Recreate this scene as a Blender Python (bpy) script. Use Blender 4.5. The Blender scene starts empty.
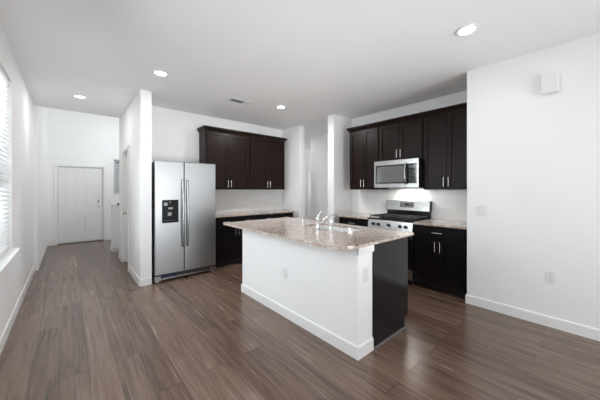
import bpy, bmesh, math, random
from mathutils import Vector, Matrix
random.seed(7)
PI = math.pi
S = bpy.context.scene
COL = S.collection

# ------------------------------------------------------------------ camera, world, lights, exposure
YAW = math.radians(41.1)
cam = bpy.data.cameras.new('camera')
cam.sensor_width = 36.0
cam.lens = 265.0 / 600.0 * 36.0
cam.shift_y = -10.5 / 600.0
cam.clip_start = 0.02
camo = bpy.data.objects.new('camera', cam)
camo.location = (0, 0, 1.37)
camo.rotation_euler = (PI / 2, 0, -YAW)
COL.objects.link(camo)
S.camera = camo

w = bpy.data.worlds.new('sky')
S.world = w
w.use_nodes = True
nt = w.node_tree
bg = nt.nodes['Background']
sky = nt.nodes.new('ShaderNodeTexSky')
sky.sky_type = 'HOSEK_WILKIE'
sky.sun_direction = (0.5, -0.4, 0.75)
sky.turbidity = 4.0
sky.ground_albedo = 0.4
nt.links.new(sky.outputs['Color'], bg.inputs['Color'])
bg.inputs['Strength'].default_value = 1.2

S.view_settings.view_transform = 'Standard'
S.view_settings.look = 'None'
S.view_settings.gamma = 1.0
S.view_settings.use_curve_mapping = False
S.view_settings.exposure = -0.12
S.cycles.max_bounces = 16
S.cycles.diffuse_bounces = 12

def area(name, loc, direction, sx, sy, power, color=(1, 1, 1), spread=PI):
    l = bpy.data.lights.new(name, 'AREA')
    l.shape = 'RECTANGLE'
    l.size = sx
    l.size_y = sy
    l.energy = power
    l.color = color
    l.spread = spread
    o = bpy.data.objects.new(name, l)
    o.location = loc
    o.rotation_euler = Vector(direction).to_track_quat('-Z', 'Y').to_euler()
    COL.objects.link(o)
    return o

# daylight at the windows and the glass door, plus added fill lamps
area('daylight_glass_door', (1.7, -2.93, 1.2), (-0.05, 1, 0.05), 2.9, 2.1, 58, (0.95, 0.975, 1.0))
area('daylight_living_window', (-0.42, 1.45, 1.6), (1, -0.15, -0.45), 1.65, 1.65, 29, (0.91, 0.96, 1.0))
area('daylight_side_window', (-0.95, 3.45, 1.75), (1, 0, -0.12), 1.3, 1.8, 100, (0.92, 0.965, 1.0))
area('ceiling_fill', (1.7, -2.93, 0.5), (0.05, 1, 0.41), 2.9, 0.9, 19, (0.95, 0.98, 1.0), math.radians(48))  # added lamp aimed upward to brighten the kitchen ceiling
area('daylight_foyer_window', (1.93, 7.45, 2.75), (-0.75, 0.65, -0.45), 1.1, 1.3, 40, (0.95, 0.98, 1.0))
area('rear_hall_fill', (7.7, 5.75, 1.7), (-1, 0.35, 0), 0.9, 1.2, 14, (0.95, 0.98, 1.0))  # added lamp to brighten the rear hall; no window stands here

# ------------------------------------------------------------------ materials
def principled(name):
    m = bpy.data.materials.new(name)
    m.use_nodes = True
    n = m.node_tree
    return m, n, n.nodes['Principled BSDF']

def mat(name, color, rough=0.5, metal=0.0, var=0.04, scale=8.0, stretch=(1, 1, 1), bump=0.0, bscale=60.0,
        spec=0.5, coat=0.0, rvar=0.0):
    m, n, p = principled(name)
    tc = n.nodes.new('ShaderNodeTexCoord')
    mp = n.nodes.new('ShaderNodeMapping')
    mp.inputs['Scale'].default_value = stretch
    n.links.new(tc.outputs['Object'], mp.inputs['Vector'])
    ns = n.nodes.new('ShaderNodeTexNoise')
    ns.inputs['Scale'].default_value = scale
    ns.inputs['Detail'].default_value = 4
    n.links.new(mp.outputs['Vector'], ns.inputs['Vector'])
    rp = n.nodes.new('ShaderNodeValToRGB')
    rp.color_ramp.elements[0].position = 0.3
    rp.color_ramp.elements[1].position = 0.7
    rp.color_ramp.elements[0].color = tuple(max(0, c * (1 - var)) for c in color) + (1,)
    rp.color_ramp.elements[1].color = tuple(min(1, c * (1 + var)) for c in color) + (1,)
    n.links.new(ns.outputs['Fac'], rp.inputs['Fac'])
    n.links.new(rp.outputs['Color'], p.inputs['Base Color'])
    p.inputs['Roughness'].default_value = rough
    p.inputs['Metallic'].default_value = metal
    p.inputs['Specular IOR Level'].default_value = spec
    p.inputs['Coat Weight'].default_value = coat
    p.inputs['Coat Roughness'].default_value = 0.1
    if rvar:
        mr = n.nodes.new('ShaderNodeMapRange')
        mr.inputs['To Min'].default_value = rough - rvar
        mr.inputs['To Max'].default_value = rough + rvar
        n.links.new(ns.outputs['Fac'], mr.inputs['Value'])
        n.links.new(mr.outputs['Result'], p.inputs['Roughness'])
    if bump:
        nb = n.nodes.new('ShaderNodeTexNoise')
        nb.inputs['Scale'].default_value = bscale
        nb.inputs['Detail'].default_value = 3
        n.links.new(mp.outputs['Vector'], nb.inputs['Vector'])
        b = n.nodes.new('ShaderNodeBump')
        b.inputs['Strength'].default_value = bump
        b.inputs['Distance'].default_value = 0.002
        n.links.new(nb.outputs['Fac'], b.inputs['Height'])
        n.links.new(b.outputs['Normal'], p.inputs['Normal'])
    return m

def emit(name, color, strength):
    m = bpy.data.materials.new(name)
    m.use_nodes = True
    n = m.node_tree
    p = n.nodes['Principled BSDF']
    p.inputs['Base Color'].default_value = (0.9, 0.9, 0.9, 1)
    p.inputs['Emission Color'].default_value = tuple(color) + (1,)
    p.inputs['Emission Strength'].default_value = strength
    return m

def glass_mat(name, tint=(0.95, 0.97, 0.97)):
    m = bpy.data.materials.new(name)
    m.use_nodes = True
    n = m.node_tree
    n.nodes.remove(n.nodes['Principled BSDF'])
    out = n.nodes['Material Output']
    tr = n.nodes.new('ShaderNodeBsdfTransparent')
    tr.inputs['Color'].default_value = tuple(tint) + (1,)
    gl = n.nodes.new('ShaderNodeBsdfGlossy')
    gl.inputs['Roughness'].default_value = 0.02
    fr = n.nodes.new('ShaderNodeFresnel')
    fr.inputs['IOR'].default_value = 1.4
    mx = n.nodes.new('ShaderNodeMixShader')
    n.links.new(fr.outputs['Fac'], mx.inputs['Fac'])
    n.links.new(tr.outputs['BSDF'], mx.inputs[1])
    n.links.new(gl.outputs['BSDF'], mx.inputs[2])
    n.links.new(mx.outputs['Shader'], out.inputs['Surface'])
    return m

def floor_mat():
    m, n, p = principled('wood_plank_floor')
    N, L = n.nodes.new, n.links.new
    tc = N('ShaderNodeTexCoord')
    mp = N('ShaderNodeMapping')
    mp.inputs['Rotation'].default_value = (0, 0, PI / 2)
    mp.inputs['Location'].default_value = (0.37, 0.05, 0)
    L(tc.outputs['Object'], mp.inputs['Vector'])
    def brick(c1, c2, mortar, msize):
        b = N('ShaderNodeTexBrick')
        b.offset = 0.37
        b.offset_frequency = 2
        b.inputs['Color1'].default_value = c1
        b.inputs['Color2'].default_value = c2
        b.inputs['Mortar'].default_value = mortar
        b.inputs['Scale'].default_value = 1.0
        b.inputs['Mortar Size'].default_value = msize
        b.inputs['Mortar Smooth'].default_value = 0.1
        b.inputs['Bias'].default_value = 0.0
        b.inputs['Brick Width'].default_value = 1.6
        b.inputs['Row Height'].default_value = 0.165
        L(mp.outputs['Vector'], b.inputs['Vector'])
        return b
    br = brick((0, 0, 0, 1), (1, 1, 1, 1), (0.5, 0.5, 0.5, 1), 0.0)
    seam = brick((1, 1, 1, 1), (1, 1, 1, 1), (0, 0, 0, 1), 0.0016)
    # grain, shifted for each plank
    comb = N('ShaderNodeVectorMath'); comb.operation = 'MULTIPLY_ADD'
    comb.inputs[1].default_value = (3.0, 17.0, 5.0)
    L(br.outputs['Color'], comb.inputs[0])
    m2 = N('ShaderNodeMapping')
    m2.inputs['Scale'].default_value = (0.7, 16.0, 1.0)
    L(mp.outputs['Vector'], m2.inputs['Vector'])
    L(m2.outputs['Vector'], comb.inputs[2])
    n1 = N('ShaderNodeTexNoise')
    n1.inputs['Scale'].default_value = 2.2
    n1.inputs['Detail'].default_value = 8
    n1.inputs['Roughness'].default_value = 0.62
    n1.inputs['Distortion'].default_value = 0.8
    L(comb.outputs['Vector'], n1.inputs['Vector'])
    n2 = N('ShaderNodeTexNoise')
    n2.inputs['Scale'].default_value = 14.0
    n2.inputs['Detail'].default_value = 4
    L(comb.outputs['Vector'], n2.inputs['Vector'])
    a = N('ShaderNodeMath'); a.operation = 'MULTIPLY_ADD'
    L(br.outputs['Color'], a.inputs[0]); a.inputs[1].default_value = 0.20
    sc = N('ShaderNodeMath'); sc.operation = 'MULTIPLY_ADD'
    L(n1.outputs['Fac'], sc.inputs[0]); sc.inputs[1].default_value = 0.95; sc.inputs[2].default_value = -0.10
    L(sc.outputs['Value'], a.inputs[2])
    a2 = N('ShaderNodeMath'); a2.operation = 'MULTIPLY_ADD'
    L(n2.outputs['Fac'], a2.inputs[0]); a2.inputs[1].default_value = 0.16
    L(a.outputs['Value'], a2.inputs[2])
    rp = N('ShaderNodeValToRGB')
    e = rp.color_ramp.elements
    e[0].position = 0.18; e[0].color = FL[0]
    e[1].position = 0.95; e[1].color = FL[3]
    x = e.new(0.45); x.color = FL[1]
    x = e.new(0.70); x.color = FL[2]
    L(a2.outputs['Value'], rp.inputs['Fac'])
    mul = N('ShaderNodeMixRGB'); mul.blend_type = 'MULTIPLY'; mul.inputs['Fac'].default_value = 0.75
    L(rp.outputs['Color'], mul.inputs['Color1'])
    L(seam.outputs['Color'], mul.inputs['Color2'])
    L(mul.outputs['Color'], p.inputs['Base Color'])
    mr = N('ShaderNodeMapRange')
    mr.inputs['To Min'].default_value = 0.20
    mr.inputs['To Max'].default_value = 0.31
    L(n1.outputs['Fac'], mr.inputs['Value'])
    L(mr.outputs['Result'], p.inputs['Roughness'])
    p.inputs['Specular IOR Level'].default_value = 0.75
    b = N('ShaderNodeBump'); b.inputs['Strength'].default_value = 0.25; b.inputs['Distance'].default_value = 0.002
    bb = N('ShaderNodeMath'); bb.operation = 'MULTIPLY_ADD'
    L(n1.outputs['Fac'], bb.inputs[0]); bb.inputs[1].default_value = 0.4
    L(seam.outputs['Fac'], bb.inputs[2])
    inv = N('ShaderNodeMath'); inv.operation = 'MULTIPLY_ADD'
    L(seam.outputs['Fac'], inv.inputs[0]); inv.inputs[1].default_value = -1.0
    L(n1.outputs['Fac'], inv.inputs[2])
    L(inv.outputs['Value'], b.inputs['Height'])
    L(b.outputs['Normal'], p.inputs['Normal'])
    return m

FL = [(0.036, 0.0200, 0.0135, 1), (0.112, 0.066, 0.046, 1), (0.205, 0.134, 0.099, 1), (0.320, 0.230, 0.180, 1)]

def granite_mat():
    m, n, p = principled('speckled_granite')
    N, L = n.nodes.new, n.links.new
    tc = N('ShaderNodeTexCoord')
    v = N('ShaderNodeTexVoronoi'); v.inputs['Scale'].default_value = 125
    L(tc.outputs['Object'], v.inputs['Vector'])
    v2 = N('ShaderNodeTexNoise'); v2.inputs['Scale'].default_value = 26; v2.inputs['Detail'].default_value = 6
    L(tc.outputs['Object'], v2.inputs['Vector'])
    v3 = N('ShaderNodeTexNoise'); v3.inputs['Scale'].default_value = 5; v3.inputs['Detail'].default_value = 3
    L(tc.outputs['Object'], v3.inputs['Vector'])
    rp = N('ShaderNodeValToRGB')
    e = rp.color_ramp.elements
    e[0].position = 0.0; e[0].color = (0.06, 0.05, 0.045, 1)
    e[1].position = 1.0; e[1].color = (0.74, 0.68, 0.64, 1)
    x = e.new(0.14); x.color = (0.13, 0.10, 0.09, 1)
    x = e.new(0.24); x.color = (0.45, 0.34, 0.28, 1)
    x = e.new(0.60); x.color = (0.51, 0.40, 0.33, 1)
    L(v.outputs['Color'], rp.inputs['Fac'])
    rp2 = N('ShaderNodeValToRGB')
    e = rp2.color_ramp.elements
    e[0].position = 0.35; e[0].color = (0.34, 0.25, 0.20, 1)
    e[1].position = 0.68; e[1].color = (0.62, 0.51, 0.435, 1)
    L(v2.outputs['Fac'], rp2.inputs['Fac'])
    mx = N('ShaderNodeMixRGB'); mx.inputs['Fac'].default_value = 0.4
    L(rp.outputs['Color'], mx.inputs['Color1']); L(rp2.outputs['Color'], mx.inputs['Color2'])
    fv = N('ShaderNodeTexVoronoi'); fv.inputs['Scale'].default_value = 85
    L(tc.outputs['Object'], fv.inputs['Vector'])
    fs = N('ShaderNodeSeparateColor'); L(fv.outputs['Color'], fs.inputs[0])
    def fleck(src, lo, col, prev):
        g = N('ShaderNodeMath'); g.operation = 'GREATER_THAN'; g.inputs[1].default_value = lo
        L(fs.outputs[src], g.inputs[0])
        near = N('ShaderNodeMath'); near.operation = 'LESS_THAN'; near.inputs[1].default_value = 0.55
        L(fv.outputs['Distance'], near.inputs[0])
        mm = N('ShaderNodeMath'); mm.operation = 'MULTIPLY'
        L(g.outputs[0], mm.inputs[0]); L(near.outputs[0], mm.inputs[1])
        k = N('ShaderNodeMixRGB'); k.inputs['Color2'].default_value = col
        L(mm.outputs[0], k.inputs['Fac']); L(prev, k.inputs['Color1'])
        return k.outputs['Color']
    c1 = fleck('Red', 0.86, (0.07, 0.06, 0.055, 1), mx.outputs['Color'])
    c2 = fleck('Green', 0.80, (0.80, 0.77, 0.74, 1), c1)
    L(c2, p.inputs['Base Color'])
    p.inputs['Roughness'].default_value = 0.10
    p.inputs['Specular IOR Level'].default_value = 0.85
    return m

def tile_mat(rot):
    m, n, p = principled('white_subway_tile')
    N, L = n.nodes.new, n.links.new
    tc = N('ShaderNodeTexCoord')
    sep = N('ShaderNodeSeparateXYZ')
    L(tc.outputs['Object'], sep.inputs[0])
    cb = N('ShaderNodeCombineXYZ')
    L(sep.outputs['Y' if rot else 'X'], cb.inputs[0])
    L(sep.outputs['Z'], cb.inputs[1])
    b = N('ShaderNodeTexBrick')
    b.inputs['Color1'].default_value = (0.84, 0.84, 0.83, 1)
    b.inputs['Color2'].default_value = (0.80, 0.80, 0.79, 1)
    b.inputs['Mortar'].default_value = (0.72, 0.72, 0.71, 1)
    b.inputs['Scale'].default_value = 1.0
    b.inputs['Brick Width'].default_value = 0.152
    b.inputs['Row Height'].default_value = 0.076
    b.inputs['Mortar Size'].default_value = 0.0014
    L(cb.outputs[0], b.inputs['Vector'])
    L(b.outputs['Color'], p.inputs['Base Color'])
    p.inputs['Roughness'].default_value = 0.16
    bp = N('ShaderNodeBump'); bp.invert = True
    bp.inputs['Strength'].default_value = 0.3; bp.inputs['Distance'].default_value = 0.001
    L(b.outputs['Fac'], bp.inputs['Height'])
    L(bp.outputs['Normal'], p.inputs['Normal'])
    return m

M = {}
M['wall'] = mat('wall_paint', (0.88, 0.88, 0.878), 0.65, var=0.012, scale=2.0, bump=0.12, bscale=140)
M['ceil'] = mat('ceiling_paint', (0.90, 0.90, 0.898), 0.85, var=0.012, scale=2.0, bump=0.15, bscale=110)
M['trim'] = mat('white_trim_paint', (0.84, 0.84, 0.83), 0.35, var=0.01)
M['door'] = mat('white_door_paint', (0.80, 0.80, 0.795), 0.38, var=0.01)
M['floor'] = floor_mat()
M['wood'] = mat('espresso_stained_wood', (0.0150, 0.0080, 0.0062), 0.34, var=0.28, scale=5.0, stretch=(9, 9, 0.8), rvar=0.04, spec=0.17)
M['base'] = mat('black_espresso_wood', (0.0085, 0.0065, 0.0065), 0.34, var=0.28, scale=5.0, stretch=(9, 9, 0.8), rvar=0.04, spec=0.15)
M['toe'] = mat('dark_toe_kick', (0.010, 0.008, 0.007), 0.5, var=0.1)
M['steel'] = mat('brushed_stainless', (0.49, 0.505, 0.52), 0.33, 1.0, var=0.03, scale=3.0, stretch=(1, 1, 60), rvar=0.012)
M['steelh'] = mat('brushed_stainless_across', (0.46, 0.46, 0.46), 0.24, 1.0, var=0.05, scale=3.0, stretch=(90, 2, 2), rvar=0.04)
M['chrome'] = mat('polished_chrome', (0.85, 0.86, 0.87), 0.09, 1.0, var=0.01)
M['nickel'] = mat('brushed_nickel', (0.74, 0.73, 0.71), 0.26, 1.0, var=0.03)
M['black'] = mat('black_plastic', (0.010, 0.010, 0.011), 0.38, var=0.1)
M['gloss'] = mat('black_glass', (0.006, 0.006, 0.008), 0.06, var=0.05, spec=0.7)
M['mwin'] = mat('smoked_oven_glass', (0.10, 0.10, 0.105), 0.05, 0.0, var=0.08, spec=1.0, coat=1.0)
M['sink'] = mat('satin_sink_steel', (0.86, 0.86, 0.86), 0.30, 0.2, var=0.02)
M['dispenser'] = mat('black_dispenser_plastic', (0.004, 0.004, 0.005), 0.30, var=0.05, spec=0.2)
M['iron'] = mat('cast_iron', (0.018, 0.017, 0.017), 0.62, var=0.15, bump=0.2)
M['enamel'] = mat('black_enamel', (0.010, 0.010, 0.011), 0.14, var=0.05)
M['grey'] = mat('grey_plastic', (0.32, 0.33, 0.34), 0.4, var=0.05)
M['dgrey'] = mat('dark_grey_plastic', (0.06, 0.062, 0.065), 0.4, var=0.05)
M['white'] = mat('white_plastic', (0.80, 0.80, 0.79), 0.32, var=0.01)
M['whiteb'] = mat('offwhite_plastic', (0.77, 0.77, 0.76), 0.4, var=0.01)
M['slot'] = mat('dark_slot', (0.45, 0.45, 0.45), 0.6, var=0.05)
M['shadow'] = mat('duct_shade_grey', (0.22, 0.22, 0.22), 0.8, var=0.05)  # grey for the shade painted behind the vent louvers
M['granite'] = granite_mat()
M['tileX'] = tile_mat(False)
M['tileY'] = tile_mat(True)
M['lamp'] = emit('lit_lens', (1.0, 0.97, 0.92), 9.0)
M['glass'] = glass_mat('window_glass')
M['vinyl'] = mat('white_vinyl', (0.82, 0.82, 0.82), 0.35, var=0.01)
M['blue'] = mat('blue_patch_film', (0.012, 0.02, 0.085), 0.35, var=0.15)
M['tread'] = mat('taupe_stair_carpet', (0.24, 0.19, 0.17), 0.95, var=0.2, scale=60, bump=0.4)
M['rail'] = mat('dark_handrail_wood', (0.015, 0.012, 0.011), 0.35, var=0.2, stretch=(1, 9, 9))
M['thresh'] = mat('dark_bronze_threshold', (0.12, 0.10, 0.085), 0.4, 0.6, var=0.1)
M['shoe'] = mat('grey_shoe_mould', (0.16, 0.15, 0.15), 0.4, var=0.08)
M['leaf'] = mat('shrub_leaves', (0.05, 0.10, 0.03), 0.6, var=0.5, scale=20)
M['ground'] = mat('lawn_ground', (0.16, 0.20, 0.08), 0.9, var=0.4, scale=4)
M['concrete'] = mat('porch_concrete', (0.45, 0.44, 0.42), 0.85, var=0.08)
def slat_mat():
    m = bpy.data.materials.new('white_blind_slat')
    m.use_nodes = True
    n = m.node_tree
    p = n.nodes['Principled BSDF']
    p.inputs['Roughness'].default_value = 0.4
    tc = n.nodes.new('ShaderNodeTexCoord')
    ns = n.nodes.new('ShaderNodeTexNoise'); ns.inputs['Scale'].default_value = 3
    n.links.new(tc.outputs['Object'], ns.inputs['Vector'])
    rp = n.nodes.new('ShaderNodeValToRGB')
    rp.color_ramp.elements[0].color = (0.84, 0.84, 0.84, 1)
    rp.color_ramp.elements[1].color = (0.88, 0.88, 0.88, 1)
    n.links.new(ns.outputs['Fac'], rp.inputs['Fac'])
    n.links.new(rp.outputs['Color'], p.inputs['Base Color'])
    t = n.nodes.new('ShaderNodeBsdfTranslucent')
    t.inputs['Color'].default_value = (0.85, 0.85, 0.85, 1)
    mx = n.nodes.new('ShaderNodeMixShader'); mx.inputs['Fac'].default_value = 0.35
    n.links.new(p.outputs['BSDF'], mx.inputs[1]); n.links.new(t.outputs['BSDF'], mx.inputs[2])
    n.links.new(mx.outputs['Shader'], n.nodes['Material Output'].inputs['Surface'])
    return m
M['slat'] = slat_mat()

# ------------------------------------------------------------------ mesh helpers
class MB:
    def __init__(s):
        s.bm = bmesh.new()
    def box(s, x0, x1, y0, y1, z0, z1):
        if x0 > x1: x0, x1 = x1, x0
        if y0 > y1: y0, y1 = y1, y0
        if z0 > z1: z0, z1 = z1, z0
        v = [s.bm.verts.new(c) for c in ((x0, y0, z0), (x1, y0, z0), (x1, y1, z0), (x0, y1, z0),
                                         (x0, y0, z1), (x1, y0, z1), (x1, y1, z1), (x0, y1, z1))]
        for f in ((3, 2, 1, 0), (4, 5, 6, 7), (0, 1, 5, 4), (1, 2, 6, 5), (2, 3, 7, 6), (3, 0, 4, 7)):
            s.bm.faces.new([v[i] for i in f])
        return s
    def hull(s, bottom, top):                      # two equal loops of points joined
        a = [s.bm.verts.new(c) for c in bottom]
        b = [s.bm.verts.new(c) for c in top]
        n = len(a)
        s.bm.faces.new(a[::-1]); s.bm.faces.new(b)
        for i in range(n):
            s.bm.faces.new((a[i], a[(i + 1) % n], b[(i + 1) % n], b[i]))
        return s
    def prism(s, poly, z0, z1):
        return s.hull([(x, y, z0) for x, y in poly], [(x, y, z1) for x, y in poly])
    def prism_x(s, poly, x0, x1):                  # poly in (y, z)
        return s.hull([(x0, y, z) for y, z in poly], [(x1, y, z) for y, z in poly])
    def tube(s, pts, r, seg=10):
        pts = [Vector(p) for p in pts]
        rings = []
        n = len(pts)
        rr = r if isinstance(r, (list, tuple)) else [r] * n
        up = Vector((0, 0, 1))
        prev = None
        for i, p in enumerate(pts):
            d = (pts[min(i + 1, n - 1)] - pts[max(i - 1, 0)]).normalized()
            if prev is None:
                a = d.cross(up)
                if a.length < 1e-3: a = d.cross(Vector((1, 0, 0)))
            else:
                a = prev - d * prev.dot(d)
            a.normalize(); prev = a
            b = d.cross(a)
            rings.append([s.bm.verts.new(p + (a * math.cos(2 * PI * k / seg) + b * math.sin(2 * PI * k / seg)) * rr[i]) for k in range(seg)])
        for i in range(n - 1):
            for k in range(seg):
                s.bm.faces.new((rings[i][k], rings[i][(k + 1) % seg], rings[i + 1][(k + 1) % seg], rings[i + 1][k]))
        s.bm.faces.new(rings[0][::-1]); s.bm.faces.new(rings[-1])
        return s
    def lathe(s, prof, c=(0, 0, 0), axis=(0, 0, 1), seg=24):   # prof: (radius, height)
        q = Vector((0, 0, 1)).rotation_difference(Vector(axis))
        rings = []
        for r, h in prof:
            if r < 1e-6:
                rings.append([s.bm.verts.new(Vector(c) + q @ Vector((0, 0, h)))])
            else:
                rings.append([s.bm.verts.new(Vector(c) + q @ Vector((r * math.cos(2 * PI * k / seg), r * math.sin(2 * PI * k / seg), h))) for k in range(seg)])
        for a, b in zip(rings, rings[1:]):
            for k in range(seg):
                k2 = (k + 1) % seg
                if len(a) == 1 and len(b) == 1: continue
                if len(a) == 1: s.bm.faces.new((a[0], b[k2], b[k]))
                elif len(b) == 1: s.bm.faces.new((a[k], a[k2], b[0]))
                else: s.bm.faces.new((a[k], a[k2], b[k2], b[k]))
        if len(rings[0]) > 1: s.bm.faces.new(rings[0][::-1])
        if len(rings[-1]) > 1: s.bm.faces.new(rings[-1])
        return s
    def build(s, name, m, parent=None, bevel=0.0, smooth=False, loc=(0, 0, 0), rot=None, seg=2, tag=None):
        bmesh.ops.recalc_face_normals(s.bm, faces=s.bm.faces[:])
        me = bpy.data.meshes.new(name)
        s.bm.to_mesh(me); s.bm.free()
        me.materials.append(M[m])
        if smooth:
            for p in me.polygons: p.use_smooth = True
            me.set_sharp_from_angle(angle=math.radians(40))
        o = bpy.data.objects.new(name, me)
        COL.objects.link(o)
        o.location = loc
        if rot: o.rotation_euler = rot
        if parent: o.parent = parent
        if bevel:
            b = o.modifiers.new('bevel', 'BEVEL')
            b.width = bevel; b.segments = seg; b.limit_method = 'ANGLE'; b.angle_limit = math.radians(40)
            b.harden_normals = False
        if tag: settag(o, *tag)
        return o

def settag(o, label, cat, group=None):
    o['label'] = label; o['category'] = cat
    if group: o['group'] = group
    return o

def thing(name, label, cat, loc, rz=0.0, group=None):
    o = bpy.data.objects.new(name, None)
    o.empty_display_size = 0.1
    COL.objects.link(o)
    o.location = loc; o.rotation_euler = (0, 0, rz)
    return settag(o, label, cat, group)

def structure(o):
    o['kind'] = 'structure'
    return o

def wall_y(mb, x0, x1, ya, yb, z0, z1, holes=()):   # wall running along Y; holes: (y0,y1,z0,z1)
    ys = sorted(set([ya, yb] + [h[0] for h in holes] + [h[1] for h in holes]))
    for a, b in zip(ys, ys[1:]):
        hs = [h for h in holes if h[0] <= a + 1e-6 and h[1] >= b - 1e-6]
        z = z0
        for h in sorted(hs, key=lambda h: h[2]):
            if h[2] > z + 1e-4: mb.box(x0, x1, a, b, z, h[2])
            z = h[3]
        if z < z1 - 1e-4: mb.box(x0, x1, a, b, z, z1)
def wall_x(mb, y0, y1, xa, xb, z0, z1, holes=()):
    xs = sorted(set([xa, xb] + [h[0] for h in holes] + [h[1] for h in holes]))
    for a, b in zip(xs, xs[1:]):
        hs = [h for h in holes if h[0] <= a + 1e-6 and h[1] >= b - 1e-6]
        z = z0
        for h in sorted(hs, key=lambda h: h[2]):
            if h[2] > z + 1e-4: mb.box(a, b, y0, y1, z, h[2])
            z = h[3]
        if z < z1 - 1e-4: mb.box(a, b, y0, y1, z, z1)

# ------------------------------------------------------------------ main dimensions
XL, XR = -0.44, 3.62          # left wall, right wall
ZC = 2.79                     # ceiling
YB = -3.0                     # rear wall behind the camera
YE = 1.085                     # end of right wall
XK = 4.30                     # range wall
YS0, YS1, XS = 3.337, 3.49, 3.755     # stub wall by the range run
YF = 5.04                     # fridge wall
XRET, YRET = 3.833, 4.40      # return wall right of the fridge run
XH, YH0, YH1 = 0.765, 4.31, 6.42      # hall wall
YC = 6.33                     # edge of the low ceiling, foyer beyond
YD = 8.87                     # front door wall
XFL = -0.40                   # foyer left wall
ZF = 5.4
T = 0.14

# ------------------------------------------------------------------ setting
mb = MB(); mb.box(XL - T, 8.2, YB - T, YD + T, -0.12, 0.0)
structure(mb.build('floor', 'floor'))
mb = MB(); mb.box(XL - T, 8.2, YB - T, YC, ZC, ZC + 0.25)
mb.box(1.9, 8.2, YC, YD + T, ZC, ZC + 0.25)
structure(mb.build('ceiling', 'ceil'))
mb = MB(); mb.box(XFL - T, 2.1, YC + 0.001, YD + T, ZF, ZF + 0.1)
structure(mb.build('ceiling_foyer', 'ceil'))

W1 = (2.92, 3.98, 0.74, 2.47)
W2 = (0.50, 2.40, 0.74, 2.47)
mb = MB(); wall_y(mb, XL - T, XL, YB - T, YC - 0.03, 0, ZC, (W1, W2))
structure(mb.build('wall_left', 'wall'))
mb = MB(); wall_y(mb, XFL - T, XFL, YC - 0.03, YD, 0, ZF)
structure(mb.build('wall_foyer_left', 'wall'))
mb = MB(); mb.box(XR, XK + T, YB, YE, 0, ZC)
structure(mb.build('wall_right', 'wall'))
BD = (0.25, 3.15, 0.0, 2.3)
mb = MB(); wall_x(mb, YB - T, YB, XL, XK + T, 0, ZC, (BD,))
structure(mb.build('wall_back', 'wall'))
mb = MB(); mb.box(XK, XK + T, YE, YS0, 0, ZC)
structure(mb.build('wall_range', 'wall'))
mb = MB(); mb.box(XS, XK + T, YS0, YS1, 0, ZC)
structure(mb.build('wall_stub', 'wall'))
mb = MB(); mb.box(XH + T, XRET + T, YF, YF + T, 0, ZC)
structure(mb.build('wall_fridge', 'wall'))
mb = MB(); mb.box(XRET, XRET + T, YRET, YF, 0, ZC)
structure(mb.build('wall_return', 'wall'))
DC = (5.28, 5.96, 0.0, 2.06)
mb = MB(); wall_y(mb, XH, XH + T, YH0, YH1, 0, ZC, (DC,))
structure(mb.build('wall_hall', 'wall'))
# closet behind the hall door
mb = MB(); mb.box(XH + T, 1.75, 5.18 + 0.02, 5.20 + 0.04, 0, ZC); mb.box(1.70, 1.75, 5.24, 6.36, 0, ZC); mb.box(XH + T, 1.75, 6.36, 6.42, 0, ZC)
structure(mb.build('wall_closet', 'wall'))
# floor above, seen from the foyer
mb = MB(); mb.box(XFL, 2.1, YC - 0.14, YC + 0.0, ZC + 0.25, ZF)
structure(mb.build('wall_foyer_upper', 'wall'))
WF = (0.93, 1.75, 1.22, 2.20)
WT = (7.35, 8.45, 2.1, 3.5)
mb = MB(); wall_x(mb, YD, YD + T, XFL - T, 2.1, 0, ZF, ((-0.215, 0.705, 0.0, 1.955), WF))
structure(mb.build('wall_front', 'wall'))
mb = MB(); wall_y(mb, 2.0, 2.1, YC + 0.1, YD, 0, ZF, (WT,))
structure(mb.build('wall_stair', 'wall'))
# passage to the rear hall
XA = 4.95
mb = MB(); mb.box(XA, XA + T, YS1, 5.22, 0, ZC); mb.box(XK + T, XA, YS1 - 0.14, YS1, 0, ZC)
structure(mb.build('wall_passage', 'wall'))
mb = MB(); wall_x(mb, 6.75, 6.75 + T, XRET, 8.2, 0, ZC, ((6.30, 7.06, 0.0, 2.04),))
structure(mb.build('wall_rear', 'wall'))
mb = MB(); mb.box(XRET, XRET + T, YF + T, 6.75, 0, ZC)
structure(mb.build('wall_rear_side', 'wall'))
mb = MB(); mb.box(8.06, 8.2, 5.22, 6.75, 0, ZC); mb.box(XA + T, 8.2, 5.08, 5.22, 0, ZC)
structure(mb.build('wall_rear_end', 'wall'))

# baseboards: profile with a chamfered top
BH, BT = 0.105, 0.013
def base_run(mb, axis, plane, sgn, a, b):
    p = [(0, 0), (sgn * BT, 0), (sgn * BT, BH - 0.010), (sgn * BT * 0.7, BH - 0.003), (sgn * BT * 0.5, BH), (0, BH)]
    if axis == 'y':
        mb.hull([(plane + u, a, z) for u, z in p], [(plane + u, b, z) for u, z in p])
    else:
        mb.hull([(a, plane + u, z) for u, z in p], [(b, plane + u, z) for u, z in p])
def baseboard(name, runs):
    mb = MB()
    for r in runs: base_run(mb, *r)
    structure(mb.build('baseboard_' + name, 'trim'))
e = 0.0005
baseboard('left', [('y', XL + e, 1, YB, YC - 0.03)])
baseboard('foyer_left', [('y', XFL + e, 1, YC - 0.03, YD), ('x', YC - 0.03 - e, -1, XL + BT, XFL + BT)])
baseboard('right', [('y', XR - e, -1, YB, YE), ('x', YE + e, 1, XR - BT, XR + 0.09)])
baseboard('hall', [('y', XH - e, -1, YH0 - BT, DC[0] - 0.06), ('x', YH0 - e, -1, XH - BT, XH + T - 0.001), ('y', XH - e, -1, DC[1] + 0.06, YH1)])
baseboard('front', [('x', YD - e, -1, XFL + BT, -0.28), ('x', YD - e, -1, 0.77, 2.0)])
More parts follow.
